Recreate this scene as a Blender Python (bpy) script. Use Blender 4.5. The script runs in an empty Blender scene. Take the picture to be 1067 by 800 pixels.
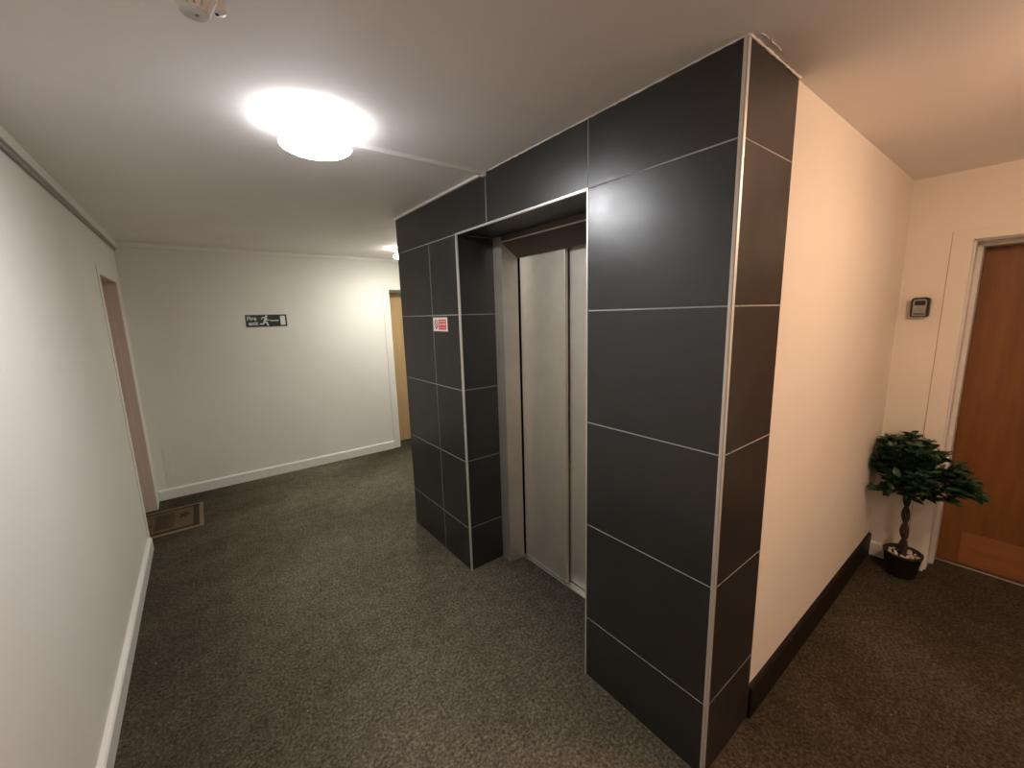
import bpy, bmesh, math, random
from mathutils import Vector, Matrix
R = random.Random(7)
S = bpy.context.scene
COL = S.collection
pi = math.pi

# ---------------------------------------------------------------- camera
F_PX, YAW, PITCH, ROLL = 423.81, 0.6513, -0.1690, -0.0273
cy_, sy_, cp_, sp_ = math.cos(YAW), math.sin(YAW), math.cos(PITCH), math.sin(PITCH)
fwd = Vector((sy_*cp_, cy_*cp_, sp_)); r0 = Vector((cy_, -sy_, 0)); u0 = r0.cross(fwd)
right = math.cos(ROLL)*r0 + math.sin(ROLL)*u0
up = -math.sin(ROLL)*r0 + math.cos(ROLL)*u0
cam_d = bpy.data.cameras.new('camera'); cam = bpy.data.objects.new('camera', cam_d); COL.objects.link(cam)
M3 = Matrix((right, up, -fwd)).transposed()
cam.matrix_world = Matrix.Translation((-1.2577, -0.5708, 1.6836)) @ M3.to_4x4()
cam_d.sensor_fit = 'HORIZONTAL'; cam_d.sensor_width = 36.0; cam_d.lens = F_PX/1067*36.0
cam_d.clip_start = 0.02
S.camera = cam

# ---------------------------------------------------------------- light levels, exposure
COOL, COOL_E = (0.97, 0.975, 1.0), 150.0        # ceiling lamp in front of the lift
FAR, FAR_E = (1.0, 0.985, 0.87), 175.0          # ceiling lamp behind the lift
WARM, WARM_E = (1.0, 0.61, 0.41), 88.0       # ceiling lamp of the right-hand passage
REAR_FILL, REAR_FILL_E = (1.0, 0.74, 0.58), 75.0        # unseen ceiling lamp added behind the camera for more bounce light
S.view_settings.view_transform = 'Standard'
S.view_settings.look = 'None'
S.view_settings.gamma = 1.0
S.view_settings.use_curve_mapping = False
S.view_settings.exposure = 0.0
w = bpy.data.worlds.new('world'); S.world = w; w.use_nodes = True
w.node_tree.nodes['Background'].inputs[0].default_value = (0.5, 0.48, 0.45, 1)
w.node_tree.nodes['Background'].inputs[1].default_value = 0.02
try:
    S.cycles.use_denoising = True
    S.cycles.max_bounces = 10; S.cycles.diffuse_bounces = 8; S.cycles.glossy_bounces = 6
    S.cycles.sample_clamp_indirect = 6.0
    S.cycles.caustics_reflective = False; S.cycles.caustics_refractive = False
except Exception:
    pass

# ---------------------------------------------------------------- materials
def mat(name, col, rough=0.5, metal=0.0, spec=0.5, emit=None, es=0.0):
    m = bpy.data.materials.new(name); m.use_nodes = True
    b = m.node_tree.nodes['Principled BSDF']
    b.inputs['Base Color'].default_value = (*col, 1); b.inputs['Roughness'].default_value = rough
    b.inputs['Metallic'].default_value = metal; b.inputs['Specular IOR Level'].default_value = spec
    if emit:
        b.inputs['Emission Color'].default_value = (*emit, 1); b.inputs['Emission Strength'].default_value = es
    return m
def nd(m, t): return m.node_tree.nodes.new(t)
def lk(m, a, b): m.node_tree.links.new(a, b)
def coords(m, scale=(1, 1, 1), loc=(0, 0, 0)):
    tc = nd(m, 'ShaderNodeTexCoord'); mp = nd(m, 'ShaderNodeMapping')
    mp.inputs['Scale'].default_value = scale; mp.inputs['Location'].default_value = loc
    lk(m, tc.outputs['Object'], mp.inputs['Vector']); return mp.outputs['Vector']
def noise(m, vec, scale, detail=3, rough=0.5):
    n = nd(m, 'ShaderNodeTexNoise'); n.inputs['Scale'].default_value = scale
    n.inputs['Detail'].default_value = detail; n.inputs['Roughness'].default_value = rough
    lk(m, vec, n.inputs['Vector']); return n.outputs['Fac']
def ramp(m, fac, stops):
    r = nd(m, 'ShaderNodeValToRGB'); e = r.color_ramp.elements
    while len(e) < len(stops): e.new(0.5)
    for x, (p, c) in zip(e, stops): x.position = p; x.color = (*c, 1)
    lk(m, fac, r.inputs['Fac']); return r.outputs['Color']
def mixc(m, fac, a, b, mode='MIX'):
    x = nd(m, 'ShaderNodeMix'); x.data_type = 'RGBA'; x.blend_type = mode
    for s, v in ((x.inputs[0], fac), (x.inputs[6], a), (x.inputs[7], b)):
        if isinstance(v, (float, int)): s.default_value = v
        elif isinstance(v, tuple): s.default_value = (*v, 1)
        else: lk(m, v, s)
    return x.outputs[2]
def bsdf(m): return m.node_tree.nodes['Principled BSDF']
def bump(m, h, strength, dist=0.002):
    b = nd(m, 'ShaderNodeBump'); b.inputs['Strength'].default_value = strength; b.inputs['Distance'].default_value = dist
    lk(m, h, b.inputs['Height']); lk(m, b.outputs['Normal'], bsdf(m).inputs['Normal'])

def plaster(name, col, bs=0.25, rough=0.75):
    m = mat(name, col, rough, spec=0.3); v = coords(m)
    c = ramp(m, noise(m, v, 1.3, 4), [(0.35, tuple(x*0.95 for x in col)), (0.65, col)])
    lk(m, c, bsdf(m).inputs['Base Color'])
    bump(m, noise(m, v, 140, 3), bs, 0.0015); return m
M_wall = plaster('wall_paint', (0.75, 0.725, 0.675))
M_side = plaster('cream_wall_paint', (0.78, 0.74, 0.65))
M_ceil = plaster('ceiling_paint', (0.88, 0.84, 0.815), 0.15, 0.7)
M_trim = mat('white_gloss_paint', (0.76, 0.75, 0.70), 0.35)
M_plastic = mat('white_plastic', (0.78, 0.78, 0.76), 0.35)
M_caulk = plaster('white_sealant', (0.80, 0.78, 0.74), 0.4)

def carpet():
    m = mat('carpet', (0.05, 0.05, 0.045), 0.95, spec=0.15); v = coords(m)
    big = noise(m, v, 1.1, 4, 0.6); fine = noise(m, v, 72, 4, 0.8); mid = noise(m, v, 14, 4, 0.65)
    a = ramp(m, big, [(0.30, (0.088, 0.077, 0.053)), (0.52, (0.125, 0.111, 0.078)), (0.74, (0.178, 0.162, 0.117))])
    b = ramp(m, fine, [(0.32, (0.22, 0.21, 0.20)), (0.5, (0.88, 0.88, 0.88)), (0.68, (2.0, 1.95, 1.85))])
    c = ramp(m, mid, [(0.3, (0.78, 0.78, 0.77)), (0.7, (1.2, 1.2, 1.2))])
    col = mixc(m, 1.0, mixc(m, 1.0, a, b, 'MULTIPLY'), c, 'MULTIPLY')
    # foot-worn lane down the corridor and round behind the lift; the unworn carpet beside it is painted darker still to offset the lamps
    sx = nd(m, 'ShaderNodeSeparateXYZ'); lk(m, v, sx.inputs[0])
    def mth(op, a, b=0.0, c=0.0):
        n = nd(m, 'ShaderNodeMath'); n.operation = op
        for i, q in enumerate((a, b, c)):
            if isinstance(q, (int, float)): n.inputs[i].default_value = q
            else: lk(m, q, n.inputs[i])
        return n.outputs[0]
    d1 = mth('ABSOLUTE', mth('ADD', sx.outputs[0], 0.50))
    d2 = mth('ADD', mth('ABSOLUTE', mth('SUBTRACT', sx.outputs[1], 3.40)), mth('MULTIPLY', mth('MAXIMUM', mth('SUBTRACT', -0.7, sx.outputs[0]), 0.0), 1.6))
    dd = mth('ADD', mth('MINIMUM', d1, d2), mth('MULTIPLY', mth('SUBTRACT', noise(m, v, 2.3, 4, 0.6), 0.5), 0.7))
    wear_dim = ramp(m, dd, [(0.25, (1.14, 1.14, 1.15)), (0.95, (0.50, 0.47, 0.45))])
    col = mixc(m, 1.0, col, wear_dim, 'MULTIPLY')
    vo = nd(m, 'ShaderNodeTexVoronoi'); vo.inputs['Scale'].default_value = 26; lk(m, v, vo.inputs['Vector'])
    fl = ramp(m, vo.outputs['Distance'], [(0.0, (1, 1, 1)), (0.05, (1, 1, 1)), (0.09, (0, 0, 0))])
    rare = ramp(m, noise(m, v, 31, 0), [(0.64, (0, 0, 0)), (0.70, (1, 1, 1))])
    k = mixc(m, 1.0, fl, rare, 'MULTIPLY')
    col = mixc(m, k, col, (0.34, 0.32, 0.26))
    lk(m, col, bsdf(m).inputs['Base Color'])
    bump(m, noise(m, v, 170, 3, 0.7), 0.9, 0.006)
    return m
M_carpet = carpet()

def tile_mat():
    m = mat('anthracite_tile', (0.03, 0.03, 0.031), 0.4, spec=0.75); v = coords(m)
    n = noise(m, v, 3.2, 6, 0.65)
    lk(m, ramp(m, n, [(0.3, (0.012, 0.0115, 0.011)), (0.7, (0.022, 0.021, 0.020))]), bsdf(m).inputs['Base Color'])
    rg = ramp(m, noise(m, v, 6, 5, 0.6), [(0.3, (0.285, 0.285, 0.285)), (0.7, (0.37, 0.37, 0.37))])
    lk(m, rg, bsdf(m).inputs['Roughness'])
    bump(m, noise(m, v, 60, 4), 0.10, 0.0015); return m
M_tile = tile_mat()
M_grout = mat('pale_grout', (0.36, 0.36, 0.35), 0.8)
M_shadowgap = mat('dark_core', (0.02, 0.02, 0.02), 0.9)
M_edge = mat('polished_edge_trim', (0.86, 0.85, 0.81), 0.36, 0.75)

def steel(name, c, r, sc=(1, 1, 1), metal=0.96):
    m = mat(name, c, r, metal); v = coords(m, sc)
    n = noise(m, v, 4, 6, 0.7)
    lk(m, ramp(m, n, [(0.3, tuple(x*0.86 for x in c)), (0.7, c)]), bsdf(m).inputs['Base Color'])
    v2 = coords(m, (90, 90, 1.2)); n2 = noise(m, v2, 6, 3)
    lk(m, ramp(m, n2, [(0.3, (r*0.85,)*3), (0.7, (r*1.2,)*3)]), bsdf(m).inputs['Roughness'])
    bump(m, n2, 0.06, 0.0006); return m
M_steel = steel('brushed_steel', (0.82, 0.775, 0.69), 0.46)
M_steel_d = steel('brushed_steel_frame', (0.72, 0.68, 0.61), 0.48)
M_steel_h = steel('shaded_steel_header', (0.20, 0.165, 0.14), 0.45)  # header's shade and dim reflection are put into a darker steel colour

def wood(name, c1, c2, rough=0.4, axis='z'):
    m = mat(name, c1, rough, spec=0.45)
    sc = {'z': (9, 9, 0.9), 'y': (9, 0.9, 9), 'x': (0.9, 9, 9)}[axis]
    v = coords(m, sc); n = noise(m, v, 2.2, 6, 0.6)
    lk(m, ramp(m, n, [(0.3, c1), (0.7, c2)]), bsdf(m).inputs['Base Color'])
    return m
M_wood = wood('red_brown_veneer', (0.150, 0.058, 0.013), (0.215, 0.088, 0.023))
M_wood_h = wood('red_brown_veneer_rail', (0.24, 0.10, 0.032), (0.31, 0.14, 0.05), axis='y')
M_oak = wood('pale_oak_veneer', (0.42, 0.27, 0.13), (0.52, 0.35, 0.18))
M_brownskirt = mat('dark_brown_skirting', (0.010, 0.006, 0.004), 0.5, spec=0.3)
M_crack = mat('dusty_crack', (0.42, 0.34, 0.27), 0.9)
M_lining = mat('beige_lining_paint', (0.64, 0.53, 0.45), 0.5)
M_greybead = mat('grey_bead', (0.30, 0.28, 0.26), 0.6)
M_alu = mat('aluminium_threshold', (0.72, 0.70, 0.68), 0.28, 1.0)
M_black = mat('black_plastic', (0.012, 0.011, 0.011), 0.4)
M_grey = mat('grey_cast_metal', (0.30, 0.29, 0.26), 0.45, 0.4)

# ---------------------------------------------------------------- mesh helpers
def bm_new(): return bmesh.new()
def box(bm, x0, x1, y0, y1, z0, z1, bev=0.0, mi=0):
    x0, x1 = sorted((x0, x1)); y0, y1 = sorted((y0, y1)); z0, z1 = sorted((z0, z1))
    t = bmesh.new()
    bmesh.ops.create_cube(t, size=1)
    for v in t.verts:
        v.co = Vector(((x0+x1)/2 + v.co.x*(x1-x0), (y0+y1)/2 + v.co.y*(y1-y0), (z0+z1)/2 + v.co.z*(z1-z0)))
    if bev > 0: bmesh.ops.bevel(t, geom=t.edges[:], offset=bev, segments=2, affect='EDGES', profile=0.5)
    merge(bm, t, mi)
def merge(bm, t, mi=0, mtx=None):
    vm = {}
    for v in t.verts: vm[v] = bm.verts.new(mtx @ v.co if mtx else v.co)
    for f in t.faces:
        try:
            g = bm.faces.new([vm[v] for v in f.verts]); g.material_index = mi; g.smooth = f.smooth
        except ValueError: pass
    t.free()
def prism(bm, pts, axis, a, b, mi=0):
    """extrude a 2-D outline along an axis; pts are the two other coordinates in xyz order"""
    def P(p, t):
        if axis == 'x': return (t, p[0], p[1])
        if axis == 'y': return (p[0], t, p[1])
        return (p[0], p[1], t)
    A = [bm.verts.new(P(p, a)) for p in pts]; B = [bm.verts.new(P(p, b)) for p in pts]
    n = len(pts); fs = [bm.faces.new(A[::-1]), bm.faces.new(B)]
    for i in range(n): fs.append(bm.faces.new((A[i], A[(i+1) % n], B[(i+1) % n], B[i])))
    for f in fs: f.material_index = mi
def lathe(bm, prof, seg=48, c=(0, 0, 0), mi=0, smooth=True):
    rings = []
    for r, z in prof:
        if r < 1e-6: rings.append([bm.verts.new((c[0], c[1], c[2]+z))])
        else: rings.append([bm.verts.new((c[0]+r*math.cos(2*pi*i/seg), c[1]+r*math.sin(2*pi*i/seg), c[2]+z)) for i in range(seg)])
    for a, b in zip(rings, rings[1:]):
        for i in range(seg):
            j = (i+1) % seg
            if len(a) == 1 and len(b) == 1: continue
            if len(a) == 1: f = bm.faces.new((a[0], b[i], b[j]))
            elif len(b) == 1: f = bm.faces.new((a[i], b[0], a[j]))
            else: f = bm.faces.new((a[i], b[i], b[j], a[j]))
            f.smooth = smooth; f.material_index = mi
def tube(bm, pts, rad, seg=10, mi=0):
    rings = []
    for k, p in enumerate(pts):
        p = Vector(p); d = (Vector(pts[min(k+1, len(pts)-1)]) - Vector(pts[max(k-1, 0)])).normalized()
        a = d.orthogonal().normalized() if abs(d.z) < 0.9 else Vector((1, 0, 0)).cross(d).normalized()
        b = d.cross(a); rr = rad[k] if isinstance(rad, (list, tuple)) else rad
        rings.append([bm.verts.new(p + rr*(math.cos(2*pi*i/seg)*a + math.sin(2*pi*i/seg)*b)) for i in range(seg)])
    for A, B in zip(rings, rings[1:]):
        for i in range(seg):
            f = bm.faces.new((A[i], A[(i+1) % seg], B[(i+1) % seg], B[i])); f.smooth = True; f.material_index = mi
    bm.faces.new(rings[0][::-1]); bm.faces.new(rings[-1])
def obj(name, bm, mats, parent=None, world=True):
    """link a bmesh as one object; with a parent Empty the world coordinates are made local to it"""
    bmesh.ops.recalc_face_normals(bm, faces=bm.faces[:])
    me = bpy.data.meshes.new(name); bm.to_mesh(me); bm.free()
    for m in (mats if isinstance(mats, (list, tuple)) else [mats]): me.materials.append(m)
    o = bpy.data.objects.new(name, me); COL.objects.link(o)
    if parent is not None:
        o.parent = parent
        if world:
            bpy.context.view_layer.update()
            me.transform(parent.matrix_world.inverted())
    return o
def struct(name, bm, mats, label=None, parent=None):
    o = obj(name, bm, mats, parent)
    if parent is None:
        o['kind'] = 'structure'
        if label: o['label'] = label
    return o
def empty(name, loc, kind=None):
    o = bpy.data.objects.new(name, None); o.empty_display_size = 0.05; COL.objects.link(o); o.location = loc
    if kind: o['kind'] = kind
    return o
def tag(o, label, cat, group=None):
    o['label'] = label; o['category'] = cat
    if group: o['group'] = group
    return o
def text_bm(body, size, mtx, depth=0.0008, bold=0.0):
    c = bpy.data.curves.new('lettering', 'FONT'); c.body = body; c.size = size; c.extrude = depth; c.offset = bold
    c.align_x = 'LEFT'; c.space_line = 0.95
    o = bpy.data.objects.new('lettering', c); COL.objects.link(o)
    bpy.context.view_layer.update()
    me = bpy.data.meshes.new_from_object(o.evaluated_get(bpy.context.evaluated_depsgraph_get()))
    bm = bmesh.new(); bm.from_mesh(me); bmesh.ops.transform(bm, matrix=mtx, verts=bm.verts[:])
    bpy.data.objects.remove(o); bpy.data.curves.remove(c); bpy.data.meshes.remove(me)
    return bm

# ---------------------------------------------------------------- dimensions
H = 2.40
XL = -1.745                      # left wall face (skirting and bead stand proud of it)
YF = 4.462                       # far wall face
XD = 2.218                       # right wall with the brown door
YB = -2.40                       # wall behind the camera
SX = 0.36                        # depth of the tiled return
Y0, YA, YB_, YC, YM, YT = 0.0, 0.565, 1.583, 2.443, 1.933, 1.260
Z = [2.151, 1.691, 1.227, 0.764, 0.304]
LO0, LO1, LOZ = 3.46, 4.22, 2.040       # opening of the left door
FO0, FO1, FOZ = 0.692, 1.52, 2.030      # opening of the far door
RO0, RO1, ROZ = -1.10, -0.268, 2.030    # opening of the right door

# ---------------------------------------------------------------- structure
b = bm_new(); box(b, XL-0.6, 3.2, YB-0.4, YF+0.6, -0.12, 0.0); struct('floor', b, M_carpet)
b = bm_new(); box(b, XL-0.6, 3.2, YB-0.4, YF+0.6, H, H+0.12); struct('ceiling', b, M_ceil)

def wall_x(name, xa, xb, y0, y1, op, m):
    b = bm_new()
    if op is None: box(b, xa, xb, y0, y1, 0, H)
    else:
        o0, o1, oz = op
        box(b, xa, xb, y0, o0, 0, H); box(b, xa, xb, o1, y1, 0, H); box(b, xa, xb, o0, o1, oz, H)
    return struct(name, b, m)
def wall_y(name, ya, yb, x0, x1, op, m):
    b = bm_new()
    if op is None: box(b, x0, x1, ya, yb, 0, H)
    else:
        o0, o1, oz = op
        box(b, x0, o0, ya, yb, 0, H); box(b, o1, x1, ya, yb, 0, H); box(b, o0, o1, ya, yb, oz, H)
    return struct(name, b, m)
wall_x('wall_left', XL-0.30, XL, YB, YF, (LO0, LO1, LOZ), M_wall)
wl = wall_y('wall_far', YF, YF+0.30, XL-0.30, 2.75, (FO0, FO1, FOZ), M_wall)
wall_x('wall_right', XD, XD+0.32, YB, 0.005, (RO0, RO1, ROZ), M_side)
wall_y('wall_back', YB-0.15, YB, XL-0.30, XD+0.32, None, M_wall)
wall_x('wall_passage', 2.30, 2.45, YC-0.3, YF, None, M_wall)
wall_y('wall_side', 0.005, 0.15, SX, XD+0.32, None, M_side)
wall_y('wall_shaft', YC-0.15, YC-0.004, 0.05, 2.30, None, M_wall)

# tiled lift front: slabs with real joints over a grout bed, recess cut for the lift door
G = 0.0022
def slab(b, plane, a0, a1, z0, z1, at, into, th=0.010):
    """one tile; plane 'x' faces -x at x=at, plane 'y' faces -y (into>0) or +y side"""
    a0 += G; a1 -= G; z0 += G; z1 -= G
    if plane == 'x': box(b, at, at+into*th, a0, a1, z0, z1, 0.0009, 0)
    else: box(b, a0, a1, at, at+into*th, z0, z1, 0.0009, 0)
RD = 0.268                                   # depth of the recess in front of the steel frame
b = bm_new()
zb = [0.0] + Z[::-1] + [H]                   # 0,.304,.764,1.227,1.691,2.151,2.4
T = 0.0105
# backing (grout) panels behind the tiles
gb = 0.0008
box(b, gb, 0.06, 0.0+gb, YA-gb, 0, H, 0, 1)
box(b, gb, 0.06, YB_+gb, YC-gb, 0, H, 0, 1)
box(b, gb, 0.06, YA-gb, YB_+gb, Z[0]+gb, H, 0, 1)
box(b, 0.05, SX, 0.0+gb, 0.05, 0, H, 0, 1)
box(b, 0.05, RD, YB_+gb, YB_+0.05, 0, H, 0, 1)
box(b, 0.05, RD, YA-0.05, YA-gb, 0, H, 0, 1)
box(b, 0.05, RD, YA-0.05, YB_+0.05, Z[0]+gb, Z[0]+0.05, 0, 1)
for z0, z1 in zip(zb, zb[1:]):
    slab(b, 'x', 0.006, YA, z0, z1, 0.0, 1)
    if z1 <= Z[0]+1e-6:
        slab(b, 'x', YB_+0.004, YM, z0, z1, 0.0, 1); slab(b, 'x', YM, YC, z0, z1, 0.0, 1)
        slab(b, 'y', 0.006, RD, z0, z1, YB_, 1); slab(b, 'y', 0.006, RD, z0, z1, YA, -1)
    slab(b, 'y', 0.006, SX, z0, z1, 0.0, 1)
    slab(b, 'y', 0.006, SX, z0, z1, YC, -1)
slab(b, 'x', YA, YT, Z[0], H, 0.0, 1); slab(b, 'x', YT, YC, Z[0], H, 0.0, 1)
box(b, 0.004, RD, YA+0.001, YB_-0.001, Z[0], Z[0]+0.01, 0.0009, 0)
struct('wall_lift', b, [M_tile, M_grout])

# polished metal edge trims of the tiling
def quarter(b, cx, cy, sx, sy, r, z0, z1):
    pts = [(cx, cy)] + [(cx + sx*r*math.cos(t*pi/2/6), cy + sy*r*math.sin(t*pi/2/6)) for t in range(7)]
    prism(b, pts, 'z', z0, z1)
b = bm_new(); quarter(b, 0.0115, 0.0115, -1, -1, 0.0135, 0.0, H-0.002); struct('trim_1', b, M_edge)
b = bm_new(); box(b, -0.0025, 0.010, YB_-0.008, YB_+0.004, 0, Z[0], 0.0015); struct('trim_2', b, M_edge)
b = bm_new(); box(b, -0.0025, 0.010, YA-0.003, YA+0.004, 0, Z[0], 0.0012); struct('trim_3', b, M_edge)
b = bm_new(); box(b, -0.0025, 0.010, YA-0.003, YB_+0.004, Z[0]-0.006, Z[0]+0.005, 0.0015); struct('trim_4', b, M_edge)
b = bm_new(); quarter(b, 0.0105, YC-0.0105, -1, 1, 0.0115, 0.0, H-0.002); struct('trim_5', b, M_shadowgap)

# rough white sealant where the tiles meet the ceiling
def bead(pts, r0, r1):
    b = bm_new(); n = len(pts); tube(b, pts, [R.uniform(r0, r1) for _ in pts], 8); return b
pts = [(-0.002, 0.0 + i*0.02, H-0.001) for i in range(0, 62)]
b = bead(pts, 0.0008, 0.0045)
struct('trim_6', b, M_caulk)
pts = [(0.0 + i*0.012, -0.002, H-0.001) for i in range(0, 31)]
b = bead(pts, 0.0012, 0.006)
for k in range(5):
    x = 0.02 + k*0.022 + R.uniform(-.004, .004)
    tube(b, [(x, -0.020 - 0.004*k % 0.012, H-0.001), (x+0.018, -0.024, H-0.001), (x+0.036, -0.022, H-0.001)], 0.0014, 6)
struct('trim_7', b, M_caulk)

# skirtings
def skirt_profile(face, wall, h):   # (offset, z) with a chamfered top edge
    s = 1 if face > wall else -1
    return [(wall, 0), (face, 0), (face, h-0.012), (face - s*0.006, h-0.003), (face - s*0.012, h), (wall, h)]
b = bm_new(); prism(b, skirt_profile(XL+0.024, XL, 0.098), 'y', YB, LO0-0.088); struct('baseboard_left', b, M_trim)
b = bm_new(); prism(b, skirt_profile(YF-0.018, YF, 0.100), 'x', XL+0.004, FO0-0.086); struct('baseboard_far', b, M_trim)
b = bm_new(); prism(b, skirt_profile(-0.011, 0.005, 0.152), 'x', SX+0.001, XD); struct('baseboard_side', b, M_brownskirt)
b = bm_new(); prism(b, skirt_profile(XD-0.014, XD, 0.100), 'y', RO1+0.084, -0.012); struct('baseboard_right', b, M_trim)
b = bm_new(); prism(b, skirt_profile(XD-0.014, XD, 0.100), 'y', YB, RO0-0.084); struct('baseboard_right_near', b, M_trim)
b = bm_new(); prism(b, skirt_profile(YB+0.018, YB, 0.100), 'x', XL+0.026, XD-0.016); struct('baseboard_back', b, M_trim)

# flat beads along the ceiling of the left and far walls
b = bm_new(); box(b, XL, XL+0.024, YB, YF, H-0.048, H, 0.003); struct('trim_8', b, M_trim)
b = bm_new(); box(b, XL, XL+0.013, YB, YF, H-0.072, H-0.0485, 0.003); struct('trim_11', b, M_greybead)
b = bm_new(); box(b, XL+0.024, FO1+0.8, YF-0.018, YF, H-0.036, H, 0.003); struct('trim_9', b, M_trim)
# filled and painted-over chase low on the far wall
b = bm_new(); box(b, -1.665, -1.61, YF-0.003, YF, 0.11, 0.52, 0.0015); struct('trim_10', b, M_wall)

# ---------------------------------------------------------------- doors of the corridor
def door(name, leaf_m, rail_m, to_world, o0, o1, oz, depth, wall_m, steps, label, frame_m=None):
    """frame built in (a, d, z): a along the wall, d into the wall; to_world maps to x, y ranges"""
    e = empty(name, to_world(o0 if True else 0, 0), 'structure'); e['label'] = label
    bpy.context.view_layer.update()
    def bx(bm, a0, a1, d0, d1, z0, z1, bev=0.0, mi=0):
        p, q = to_world(a0, d0), to_world(a1, d1)
        box(bm, p[0], q[0], p[1], q[1], z0, z1, bev, mi)
    # flush architrave strip with its fine crack, then the stepped lining
    f = bm_new()
    cw, ct = 0.080, 0.0035
    bx(f, o0-cw, o0+0.002, -ct, 0.0, 0, oz+0.055, 0.0012); bx(f, o1-0.002, o1+cw, -ct, 0.0, 0, oz+0.055, 0.0012)
    bx(f, o0+0.002, o1-0.002, -ct, 0.0, oz-0.002, oz+0.055, 0.0012)
    obj('architrave', f, wall_m, e)
    f = bm_new()
    bx(f, o0-cw-0.0028, o0-cw-0.0004, -0.0012, 0.0, 0, oz+0.05); bx(f, o1+cw+0.0004, o1+cw+0.0028, -0.0012, 0.0, 0, oz+0.05)
    obj('crack', f, M_crack, e)
    f = bm_new()
    n = len(steps)
    for i, (d0, d1, t) in enumerate(steps):
        bx(f, o0, o0+t, d0, d1, 0, oz, 0.0015); bx(f, o1-t, o1, d0, d1, 0, oz, 0.0015)
        bx(f, o0+t, o1-t, d0, d1, oz-t, oz, 0.0015)
    obj('frame', f, frame_m or M_trim, e)
    t = steps[-1][2]; a0, a1, z1 = o0+t+0.002, o1-t-0.002, oz-t-0.003
    lf = bm_new(); bx(lf, a0, a1, depth, depth+0.044, 0.012, z1, 0.0015)
    leaf = obj('leaf', lf, leaf_m, e)
    if rail_m:
        rl = bm_new(); bx(rl, a0+0.095, a1-0.095, depth-0.0012, depth, 0.025, 0.235, 0.0005)
        obj('bottom_rail', rl, rail_m, leaf)
    th = bm_new(); bx(th, o0+t, o1-t, depth-0.022, depth+0.03, 0.0, 0.010, 0.003)
    obj('threshold', th, M_alu if rail_m else M_shadowgap, e)
    # lever handle on the leaf, on the side away from the hinges
    return e, leaf, bx, (a0, a1)
def lever(leaf, bx, a, d, s, z=1.02):
    h = bm_new(); bx(h, a-0.02, a+0.02, d-0.008, d, z-0.08, z+0.08, 0.003)
    bx(h, a-0.009, a+0.009, d-0.045, d-0.008, z+0.02, z+0.038, 0.004)
    bx(h, a-0.009 if s > 0 else a-0.11, a+0.11 if s > 0 else a+0.009, d-0.053, d-0.037, z+0.02, z+0.038, 0.005)
    obj('handle', h, M_alu, leaf)

st = [(0.0, 0.12, 0.006), (0.12, 0.225, 0.016), (0.225, 0.30, 0.032)]
e3, lf3, bx3, rg3 = door('door_3', M_wood, M_wood_h, lambda a, d: (XD+d, a, 0), RO0, RO1, ROZ, 0.262, M_side,
      [(0.0, 0.022, 0.005), (0.034, 0.135, 0.013), (0.150, 0.315, 0.032)], 'red brown veneered door in the right wall behind the plant')
lever(lf3, bx3, rg3[0]+0.06, 0.262, 1)
e1, lf1, bx1, rg1 = door('door_1', M_oak, None, lambda a, d: (XL-d, a, 0), LO0, LO1, LOZ, 0.240, M_wall,
      [(0.0, 0.05, 0.004), (0.05, 0.20, 0.008), (0.20, 0.295, 0.028)], 'recessed doorway in the left wall beside the door mat', M_lining)
lever(lf1, bx1, rg1[0]+0.06, 0.240, 1)
e2, lf2, bx2, rg2 = door('door_2', M_oak, None, lambda a, d: (a, YF+d, 0), FO0, FO1, FOZ, 0.215, M_wall,
      [(0.0, 0.05, 0.004), (0.05, 0.15, 0.010), (0.15, 0.295, 0.024)], 'pale oak door in the far wall half hidden by the lift')
lever(lf2, bx2, rg2[1]-0.06, 0.215, -1)

# ---------------------------------------------------------------- lift entrance
lift = empty('lift_entrance', (RD, (YA+YB_)/2, 0))
tag(lift, 'brushed steel lift entrance with two sliding door panels recessed in dark tiles', 'lift door')
FX, DX, JW = RD-0.004, 0.372, 0.105
JL, JR = YB_-0.088, YA+0.088
HZ0, HZ1 = 2.115, 2.030
f = bm_new(); prism(f, [(FX, YB_-0.0005), (FX, JL), (DX, JL-0.012), (DX+0.004, JL-0.012), (DX+0.004, YB_-0.0005)], 'z', 0.001, Z[0]-0.001); obj('jamb', f, M_steel_d, lift)
f = bm_new(); prism(f, [(FX, YA+0.0005), (FX, JR), (DX, JR+0.012), (DX+0.02, JR+0.012), (DX+0.02, YA+0.0005)], 'z', 0.001, Z[0]-0.001); obj('jamb', f, M_steel_d, lift)
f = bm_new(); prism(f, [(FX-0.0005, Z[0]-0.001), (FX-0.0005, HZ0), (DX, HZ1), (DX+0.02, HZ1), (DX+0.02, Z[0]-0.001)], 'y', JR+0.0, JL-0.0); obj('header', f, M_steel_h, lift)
f = bm_new(); box(f, FX-0.003, FX+0.0035, JR, JL, HZ0-0.003, HZ0+0.004, 0.001); obj('header_lip', f, M_edge, lift)
YG = 1.080
f = bm_new(); box(f, 0.388, 0.412, YG, JL-0.018, 0.010, HZ1+0.03, 0.003)
box(f, 0.3865, 0.390, YG-0.001, YG+0.010, 0.012, HZ1+0.02, 0.001)
obj('door_panel', f, M_steel, lift)
f = bm_new(); box(f, 0.424, 0.448, JR-0.03, YG+0.05, 0.012, HZ1+0.03, 0.003); obj('door_panel', f, M_steel, lift)
f = bm_new(); box(f, 0.3745, 0.4195, JR-0.01, JL+0.01, 0.0, 0.004, 0.001)
box(f, 0.374, 0.381, JR-0.01, JL+0.01, 0.0, 0.008, 0.001); box(f, 0.413, 0.4205, JR-0.01, JL+0.01, 0.0, 0.009, 0.001)
box(f, 0.421, 0.47, JR-0.01, JL+0.01, 0.0, 0.005, 0.001)
obj('sill', f, M_alu, lift)
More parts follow.
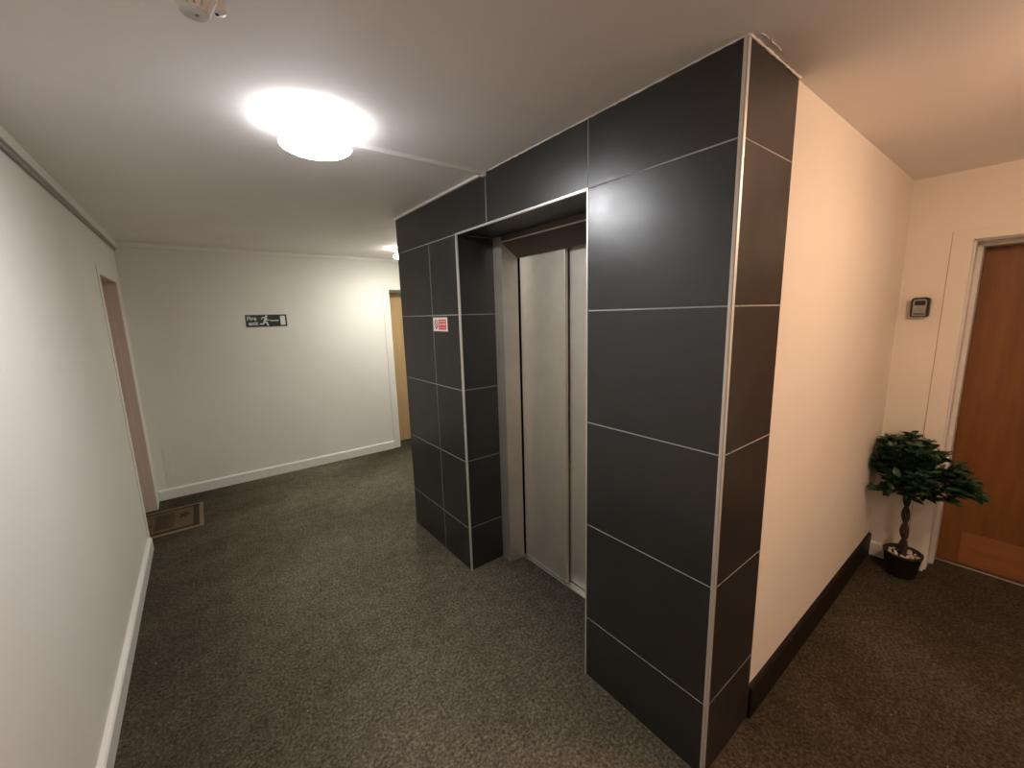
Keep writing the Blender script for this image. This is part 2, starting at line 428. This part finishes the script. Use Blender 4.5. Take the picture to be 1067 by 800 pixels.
f = bm_new(); box(f, 0.47, 0.49, YA-0.05, YB_+0.05, 0.0, Z[0]+0.02); obj('shaft_cover', f, M_shadowgap, lift)

# ---------------------------------------------------------------- ceiling lights
def ceiling_light(loc, col, es, label, drum=False):
    e = empty('ceiling_light', loc); tag(e, label, 'ceiling light', 'round ceiling lights')
    m = mat('opal_shade', (0.85, 0.85, 0.85), 0.3, emit=col, es=es)
    if drum:                                  # glass drum: bright wall, frosted bottom
        b = bm_new(); lathe(b, [(0, 0), (0.105, 0), (0.105, -0.016), (0, -0.016)], 48); obj('base_plate', b, M_plastic, e, world=False)
        b = bm_new(); lathe(b, [(0.092, -0.016), (0.095, -0.020), (0.095, -0.125), (0.090, -0.132)], 48); obj('shade', b, m, e, world=False)
        b = bm_new(); lathe(b, [(0.090, -0.132), (0.070, -0.136), (0, -0.138)], 48)
        obj('bottom_diffuser', b, mat('frosted_diffuser', (0.85, 0.85, 0.85), 0.4, emit=col, es=es*1.9), e, world=False)
        return e
    b = bm_new(); lathe(b, [(0, 0), (0.098, 0), (0.098, -0.048), (0.092, -0.060), (0, -0.060)], 56); obj('base_plate', b, M_plastic, e, world=False)
    b = bm_new()
    prof = [(0.1215, -0.080)]
    for k in range(1, 13):
        t = k/12*pi/2; prof.append((0.1215*math.cos(t), -0.080 - 0.028*math.sin(t)))
    prof[-1] = (0.0, prof[-1][1])
    lathe(b, prof, 64)
    obj('shade', b, m, e, world=False)
    b = bm_new(); lathe(b, [(0.096, -0.059), (0.112, -0.0645), (0.1205, -0.0700)], 64)
    obj('upper_shade', b, mat('upper_opal_shade', (0.85, 0.85, 0.85), 0.4, emit=col, es=es*0.17), e, world=False)
    b = bm_new(); lathe(b, [(0.1215, -0.073), (0.1232, -0.076), (0.1232, -0.082), (0.1216, -0.085)], 64)
    obj('shade_edge', b, mat('edge_opal_shade', (0.85, 0.85, 0.85), 0.4, emit=col, es=es*0.06), e, world=False)
    b = bm_new(); lathe(b, [(0.1200, -0.069), (0.1230, -0.069), (0.1230, -0.0725), (0.1200, -0.0725), (0.1200, -0.069)], 64)
    obj('rim', b, M_plastic, e, world=False)
    return e
ceiling_light((-0.822, 1.160, H), COOL, COOL_E, 'lit white dome ceiling light in front of the lift, wired along the ceiling')
ceiling_light((0.590, 3.66, H), FAR, FAR_E, 'lit dome ceiling light mostly hidden behind the far edge of the lift')
ceiling_light((0.72, -1.02, H), WARM, WARM_E, 'warm glowing drum ceiling light over the right-hand passage by the brown door', True)
ceiling_light((-0.45, -1.85, H), REAR_FILL, REAR_FILL_E, 'soft warm dome ceiling light added out of view near the rear wall for bounce light')

# ---------------------------------------------------------------- cable trunking
tr = empty('cable_trunking', (-0.3, YT, H)); tag(tr, 'thin white cable trunking from the ceiling light to the lift tiles', 'cable cover')
b = bm_new(); box(b, -0.665, -0.018, YT-0.012, YT+0.012, H-0.018, H, 0.0015); obj('ceiling_run', b, M_plastic, tr)
b = bm_new(); box(b, -0.015, -0.0005, YT+0.012, YC+0.004, H-0.013, H, 0.0015); obj('edge_run', b, M_plastic, tr)
b = bm_new(); box(b, -0.021, -0.0005, YT-0.015, YT+0.016, H-0.021, H, 0.002); obj('corner_joint', b, M_plastic, tr)

# ---------------------------------------------------------------- smoke detector
sd = empty('smoke_detector', (-1.178, 0.614, H)); tag(sd, 'white round smoke detector on the ceiling at the top edge', 'smoke alarm')
b = bm_new(); lathe(b, [(0, 0), (0.056, 0), (0.056, -0.010), (0.052, -0.016), (0.0, -0.016)], 40); obj('base', b, M_plastic, sd, world=False)
b = bm_new(); lathe(b, [(0.046, -0.016), (0.045, -0.026), (0.038, -0.030), (0.0, -0.030)], 40); obj('collar', b, M_plastic, sd, world=False)
b = bm_new()
for k in range(14):                                   # tapering cage ribs around the dark sensing chamber
    a = 2*pi*k/14; t = bm_new()
    V = [t.verts.new(q) for q in ((.026, -.0072, -.029), (.044, -.0085, -.029), (.044, .0085, -.029), (.026, .0072, -.029),
                                  (.018, -.0040, -.062), (.0272, -.0046, -.062), (.0272, .0046, -.062), (.018, .0040, -.062))]
    for q in ((0, 1, 2, 3), (4, 7, 6, 5), (0, 4, 5, 1), (1, 5, 6, 2), (2, 6, 7, 3), (3, 7, 4, 0)): t.faces.new([V[i] for i in q])
    merge(b, t, 0, Matrix.Rotation(a, 4, 'Z'))
obj('cage', b, M_plastic, sd, world=False)
b = bm_new(); lathe(b, [(0, -0.03), (0.0385, -0.03), (0.0235, -0.061), (0, -0.061)], 32); obj('sensing_chamber', b, M_shadowgap, sd, world=False)
b = bm_new(); lathe(b, [(0, -0.061), (0.0275, -0.061), (0.028, -0.064), (0.026, -0.067), (0.0225, -0.0655), (0, -0.0655)], 40); obj('cap', b, M_plastic, sd, world=False)
b = bm_new(); lathe(b, [(0, -0.065), (0.004, -0.065), (0.004, -0.0668), (0, -0.067)], 16, (0.004, 0.006, 0)); obj('indicator', b, M_grey, sd, world=False)
b = bm_new(); lathe(b, [(0, -0.006), (0.016, -0.006), (0.016, -0.030), (0.013, -0.034), (0.0, -0.035)], 28, (0.046, 0.030, 0)); obj('terminal_lug', b, M_plastic, sd, world=False)
b = bm_new(); lathe(b, [(0, -0.034), (0.0035, -0.034), (0.0035, -0.0362), (0, -0.0362)], 16, (0.044, 0.032, 0)); obj('screw', b, M_shadowgap, sd, world=False)

# ---------------------------------------------------------------- fire exit sign
sx0, sx1, sz0, sz1 = -0.848, -0.470, 1.627, 1.752
sg = empty('fire_exit_sign', ((sx0+sx1)/2, YF, (sz0+sz1)/2)); tag(sg, 'dark green fire exit sign with white running figure on the far wall', 'sign')
M_sgreen = mat('sign_green', (0.008, 0.022, 0.016), 0.35); M_swhite = mat('sign_white', (0.72, 0.74, 0.70), 0.5)
yb = YF-0.004
b = bm_new(); box(b, sx0, sx1, yb, YF, sz0, sz1, 0.001); obj('board', b, M_sgreen, sg)
W, Hh = sx1-sx0, sz1-sz0
def XZ(u, v): return (sx0+u*W, sz0+v*Hh)
RX = Matrix.Rotation(pi/2, 4, 'X')
SHIFT = 0.012
b = text_bm('Fire', 0.056, Matrix.Translation((*[XZ(.030, 0)[0], yb-0.0004], XZ(0, .56)[1])) @ RX, 0.0006, 0.0010)
t = text_bm('exit', 0.056, Matrix.Translation((*[XZ(.055, 0)[0], yb-0.0004], XZ(0, .16)[1])) @ RX, 0.0006, 0.0010)
merge(b, t); obj('lettering', b, M_swhite, sg)
def shapes(polys, y0, y1):
    b = bm_new()
    for p in polys: prism(b, [XZ(*q) for q in p], 'y', y0, y1)
    return b
def limb(p, q, w0, w1):
    (x0, y0), (x1, y1) = p, q; ax, ay = (x1-x0)*W, (y1-y0)*Hh; L = math.hypot(ax, ay); nx, ny = -ay/L, ax/L
    return [(x0+nx*w0/W, y0+ny*w0/Hh), (x0-nx*w0/W, y0-ny*w0/Hh), (x1-nx*w1/W, y1-ny*w1/Hh), (x1+nx*w1/W, y1+ny*w1/Hh)]
head = [(0.487+0.030*math.cos(a*pi/8), 0.87+0.030*W/Hh*math.sin(a*pi/8)) for a in range(16)]
man = [head, limb((.475, .76), (.43, .38), .012, .010), limb((.465, .74), (.395, .78), .006, .005), limb((.395, .78), (.36, .64), .005, .004),
       limb((.475, .72), (.49, .56), .006, .005), limb((.49, .56), (.55, .56), .005, .004), limb((.435, .40), (.395, .24), .009, .007),
       limb((.405, .24), (.315, .23), .007, .006), limb((.44, .40), (.495, .34), .009, .007), limb((.490, .36), (.505, .10), .007, .006), limb((.50, .11), (.53, .11), .005, .004)]
obj('running_figure', shapes([[(u+SHIFT, v) for u, v in p] for p in man], yb-0.001, yb-0.0002), M_swhite, sg)
obj('arrow', shapes([limb((.58, .50), (.77, .50), .005, .005), [(.765, .58), (.80, .50), (.765, .42)]], yb-0.001, yb-0.0002), M_swhite, sg)
obj('doorway_panel', shapes([[(.835, .12), (.955, .12), (.955, .88), (.835, .88)]], yb-0.001, yb-0.0002), M_swhite, sg)

# ---------------------------------------------------------------- no smoking sign on the lift tiles
ny0, ny1, nz0, nz1 = 1.922, 1.732, 1.589, 1.677
ns = empty('prohibition_sign', (0, 1.83, (nz0+nz1)/2)); tag(ns, 'small red and white prohibition sign on the dark lift tiles', 'sign')
M_red = mat('sign_red', (0.62, 0.035, 0.035), 0.45); M_cream = mat('sign_cream', (0.80, 0.74, 0.62), 0.5); M_ink = mat('sign_ink', (0.10, 0.03, 0.02), 0.5); M_pink = mat('sign_print', (0.80, 0.40, 0.38), 0.5)
b = bm_new(); box(b, -0.003, 0.0, ny1, ny0, nz0, nz1, 0.0008); obj('board', b, M_cream, ns)
def YZ(u, v): return (ny0+(ny1-ny0)*u, nz0+(nz1-nz0)*v)
def flat(polys, x0, x1):
    b = bm_new()
    for p in polys: prism(b, [YZ(*q) for q in p], 'x', x0, x1)
    return b
rect = lambda u0, v0, u1, v1: [(u0, v0), (u1, v0), (u1, v1), (u0, v1)]
obj('red_panel', flat([rect(.39, .12, .93, .86)], -0.0038, -0.003), M_red, ns)
rows = []
for v0, v1, us in ((.66, .78, ((.44, .60), (.63, .88))), (.42, .58, ((.44, .62), (.66, .88))), (.22, .29, ((.42, .55), (.57, .72), (.74, .90)))):
    rows += [rect(u0, v0, u1, v1) for u0, u1 in us]
obj('printed_lines', flat(rows, -0.0044, -0.0038), M_pink, ns)
ring = []
for k in range(24):
    a0, a1 = 2*pi*k/24, 2*pi*(k+1)/24; ru, rv, iu, iv = .115, .34, .085, .25
    ring.append([(.22+ru*math.cos(a0), .5+rv*math.sin(a0)), (.22+ru*math.cos(a1), .5+rv*math.sin(a1)), (.22+iu*math.cos(a1), .5+iv*math.sin(a1)), (.22+iu*math.cos(a0), .5+iv*math.sin(a0))])
ring.append([(.13, .72), (.16, .78), (.31, .28), (.28, .22)])
obj('prohibition_symbol', flat(ring, -0.0038, -0.003), M_ink, ns)

# ---------------------------------------------------------------- door mat
mt = empty('door_mat', (-1.70, 3.84, 0)); tag(mt, 'small patterned brown door mat in front of the left doorway', 'door mat')
M_m1 = plaster('mat_tan', (0.105, 0.068, 0.040), 0.6, 0.95); M_m2 = plaster('mat_brown', (0.038, 0.022, 0.012), 0.6, 0.95); M_m3 = plaster('mat_field', (0.065, 0.042, 0.026), 0.6, 0.95); M_m4 = plaster('mat_border', (0.19, 0.135, 0.085), 0.6, 0.95)
mx0, mx1, my0, my1 = -1.955, -1.412, 3.56, 4.13
b = bm_new(); box(b, mx0, mx1, my0, my1, 0.0, 0.010, 0.003); obj('backing', b, M_m4, mt)
def inset(i0, i1, j0, j1, z, m, name):
    b = bm_new(); box(b, mx0+i0, mx1-i1, my0+j0, my1-j1, 0.009, z, 0.001); return obj(name, b, m, mt)
inset(.028, .028, .035, .030, 0.0112, M_m2, 'dark_band'); inset(.072, .072, .075, .070, 0.0122, M_m1, 'centre_field')
b = bm_new()
def blob(cx, cy, rx, ry, z, lobes=5):
    pts = []
    for k in range(40):
        a = 2*pi*k/40; r = 0.78+0.22*math.cos(lobes*a); pts.append((cx+rx*r*math.cos(a), cy+ry*r*math.sin(a)))
    prism(b, pts, 'z', 0.0118, z)
blob(-1.545, 3.90, 0.042, 0.075, 0.0132); obj('flower_motif', b, M_m2, mt)
b = bm_new(); blob(-1.805, 3.80, 0.045, 0.075, 0.0132); obj('flower_motif', b, M_m2, mt)
b = bm_new(); box(b, -1.745, -1.615, 3.68, 4.02, 0.0118, 0.0128, 0.0004)
obj('centre_panel', b, M_m3, mt)
b = bm_new()
for k in range(9):
    y = 3.70 + k*0.036; box(b, -1.735, -1.735+R.uniform(.07, .11), y, y+0.013, 0.0126, 0.0134)
obj('centre_stripes', b, M_m2, mt)

# ---------------------------------------------------------------- key safe
ks = empty('key_safe', (XD, -0.098, 1.66)); tag(ks, 'small black and grey key safe on the wall left of the brown door', 'key safe')
ky0, ky1, kz0, kz1 = -0.138, -0.058, 1.605, 1.718       # y from far right to left
def rrect(y0, y1, z0, z1, rt, rb):
    pts = []
    for cx, cz, r, a in ((y1, z0, rb, -90), (y1, z1, rt, 0), (y0, z1, rt, 90), (y0, z0, rb, 180)):
        ox = cx - r if cx == y1 else cx + r; oz = cz + r if cz == z0 else cz - r
        for k in range(7):
            t = math.radians(a + 90*k/6); pts.append((ox + r*math.cos(t), oz + r*math.sin(t)))
    return pts
b = bm_new(); prism(b, rrect(ky0, ky1, kz0, kz1, .018, .007), 'x', XD-0.040, XD); obj('body', b, M_black, ks)
b = bm_new(); prism(b, rrect(ky0+.012, ky1-.009, kz0+.005, kz1-.010, .013, .003), 'x', XD-0.046, XD-0.039); cov = obj('cover', b, M_grey, ks)
b = bm_new(); box(b, XD-0.0472, XD-0.045, ky0+.017, ky1-.017, kz0+.068, kz0+.094, 0.0005); obj('dial_window', b, M_black, ks)
for k in range(4):
    y = ky0+.0225 + k*.011; b = bm_new(); box(b, XD-0.0490, XD-0.046, y-.004, y+.004, kz0+.071, kz0+.091, 0.001); obj('dial', b, M_black, ks)
b = bm_new(); box(b, XD-0.0472, XD-0.045, ky0+.017, ky1-.017, kz0+.014, kz0+.020, 0.0005); obj('release_slot', b, M_black, ks)

# ---------------------------------------------------------------- potted artificial tree
PX, PY = 2.080, -0.188
pl = empty('potted_tree', (PX, PY, 0)); tag(pl, 'small artificial tree with braided trunk in a black pot by brown door', 'potted plant')
M_pot = mat('dark_pot', (0.020, 0.013, 0.011), 0.45); M_soil = mat('potting_base', (0.03, 0.022, 0.016), 0.95)
b = bm_new(); lathe(b, [(0, 0.001), (0.066, 0.001), (0.072, 0.008), (0.090, 0.140), (0.094, 0.142), (0.095, 0.155), (0.091, 0.158), (0.085, 0.155), (0.083, 0.120), (0, 0.118)], 56)
obj('pot', b, M_pot, pl, world=False)
b = bm_new(); lathe(b, [(0, 0.134), (0.083, 0.132), (0.083, 0.119), (0, 0.119)], 32); obj('soil', b, M_soil, pl, world=False)
M_trunk = mat('brown_bark', (0.032, 0.018, 0.010), 0.8)
v = coords(M_trunk); bump(M_trunk, noise(M_trunk, v, 90, 4), 0.6, 0.003)
for s in range(2):
    pts = []
    for k in range(49):
        t = k/48; a = 2*pi*s/2 + t*2*pi*1.9; rr = 0.0120*(1-0.15*t)
        pts.append((rr*math.cos(a)+0.012*t, rr*math.sin(a)+0.018*t, 0.125+0.40*t))
    b = bm_new(); tube(b, pts, [0.0115-0.002*k/48 for k in range(49)], 10); obj('trunk_strand', b, M_trunk, pl, world=False)
def leaf_mat():
    m = mat('dark_green_leaf', (0.02, 0.06, 0.022), 0.42, spec=0.5); v = coords(m)
    lk(m, ramp(m, noise(m, v, 22, 2), [(0.3, (0.010, 0.036, 0.014)), (0.55, (0.020, 0.064, 0.024)), (0.75, (0.038, 0.098, 0.040))]), bsdf(m).inputs['Base Color'])
    return m
M_leaf = leaf_mat()
def leaf(bm, base, d, L, wd, roll):
    d = d.normalized(); s = d.cross(Vector((0, 0, 1)))
    s = s.normalized() if s.length > 0.05 else Vector((1, 0, 0))
    s = Matrix.Rotation(roll, 3, d) @ s; n = s.cross(d).normalized()
    rows = []
    for k in range(6):
        t = k/5; hw = wd*math.sin(pi*min(1, 0.04+0.96*t)**0.85)*0.5 + 0.0006
        c = base + d*(L*t) + Vector((0, 0, -0.20*L*t*t)) - n*0.0
        rows.append([c - s*hw + n*hw*0.28, c, c + s*hw + n*hw*0.28])
    for r_ in rows:
        for q in r_:
            q.y = min(q.y, -PY-0.006); q.x = min(q.x, XD-PX-0.010)
    V = [[bm.verts.new(q) for q in r_] for r_ in rows]
    for a, c in zip(V, V[1:]):
        for i in range(2):
            f = bm.faces.new((a[i], a[i+1], c[i+1], c[i])); f.smooth = True
def interp(x, tab):
    for (x0, v0), (x1, v1) in zip(tab, tab[1:]):
        if x0 <= x <= x1: return v0 + (v1-v0)*(x-x0)/(x1-x0)
    return tab[0][1] if x < tab[0][0] else tab[-1][1]
ZHI = [(-.46, .665), (-.38, .735), (-.30, .815), (-.24, .865), (-.17, .88), (-.10, .88), (-.03, .86), (0, .84)]
ZLO = [(-.46, .645), (-.36, .60), (-.28, .555), (-.17, .525), (-.08, .53), (0, .56)]
fb = bm_new(); sb = bm_new()
fork = Vector((0.012, 0.018, 0.515))
for k in range(150):
    y = R.uniform(-.45, -.02) if k % 3 else R.uniform(-.26, -.015)
    zl, zh = interp(y, ZLO), interp(y, ZHI); z = zl + (zh-zl)*R.random()**0.8
    hx = 0.15*math.sqrt(max(0.05, 1-((y+.19)/.30)**2))
    x = 2.035 + R.uniform(-hx, hx)
    tip = Vector((x-PX, y-PY, z)); out = (tip-fork)
    mid = fork.lerp(tip, 0.55) + Vector((0, 0, 0.05))
    tube(sb, [fork, fork.lerp(mid, .5)+Vector((0, 0, .01)), mid, tip], [0.0035, 0.003, 0.0024, 0.0016], 5)
    for j in range(8):
        a = 2*pi*j/8 + R.uniform(-.4, .4); od = out.normalized()
        d = od*0.55 + Vector((math.cos(a), math.sin(a), R.uniform(-.25, .75)))*0.75
        if y < -.33: d += Vector((0, -0.55, -0.10))
        leaf(fb, tip - od*R.uniform(0.0, 0.05), d, R.uniform(.060, .085), R.uniform(.025, .034), R.uniform(-.7, .7))
obj('branches', sb, M_trunk, pl, world=False)
obj('foliage', fb, M_leaf, pl, world=False)

# white decorative pebbles lying in the pot
M_peb = plaster('white_stone', (0.62, 0.55, 0.46), 0.3, 0.6)
def pebble_mesh(seed):
    rr = random.Random(seed); t = bm_new(); bmesh.ops.create_icosphere(t, subdivisions=2, radius=1)
    ax = [rr.uniform(.8, 1.2), rr.uniform(.7, 1.0), rr.uniform(.55, .75)]
    ph = [rr.uniform(0, 6) for _ in range(3)]
    for v in t.verts:
        k = 1 + 0.10*math.sin(3*v.co.x+ph[0]) + 0.08*math.sin(4*v.co.y+ph[1]); v.co = Vector((v.co.x*ax[0]*k, v.co.y*ax[1]*k, v.co.z*ax[2]*k))
    for f in t.faces: f.smooth = True
    me = bpy.data.meshes.new('pebble'); t.to_mesh(me); t.free(); me.materials.append(M_peb); return me
PM = [pebble_mesh(s) for s in range(5)]
placed = []; tries = 0
while len(placed) < 30 and tries < 4000:
    tries += 1
    r_, a = 0.071*math.sqrt(R.random()), R.uniform(0, 2*pi); q = (r_*math.cos(a), r_*math.sin(a)); s = R.uniform(.0095, .0135)
    if math.hypot(*q) < 0.030 or any(math.hypot(q[0]-p[0], q[1]-p[1]) < (s+p[2])*0.98 for p in placed) or math.hypot(*q)+s > .081: continue
    placed.append((*q, s))
for k, (x, y, s) in enumerate(placed):
    o = bpy.data.objects.new('pebble', PM[k % 5]); COL.objects.link(o)
    o.location = (PX+x, PY+y, 0.133+s*0.62); o.scale = (s, s, s); o.rotation_euler = (R.uniform(-.2, .2), R.uniform(-.2, .2), R.uniform(0, 6))
    tag(o, 'white pebble lying around the braided trunk in the black pot', 'pebble', 'white pebbles in the plant pot')
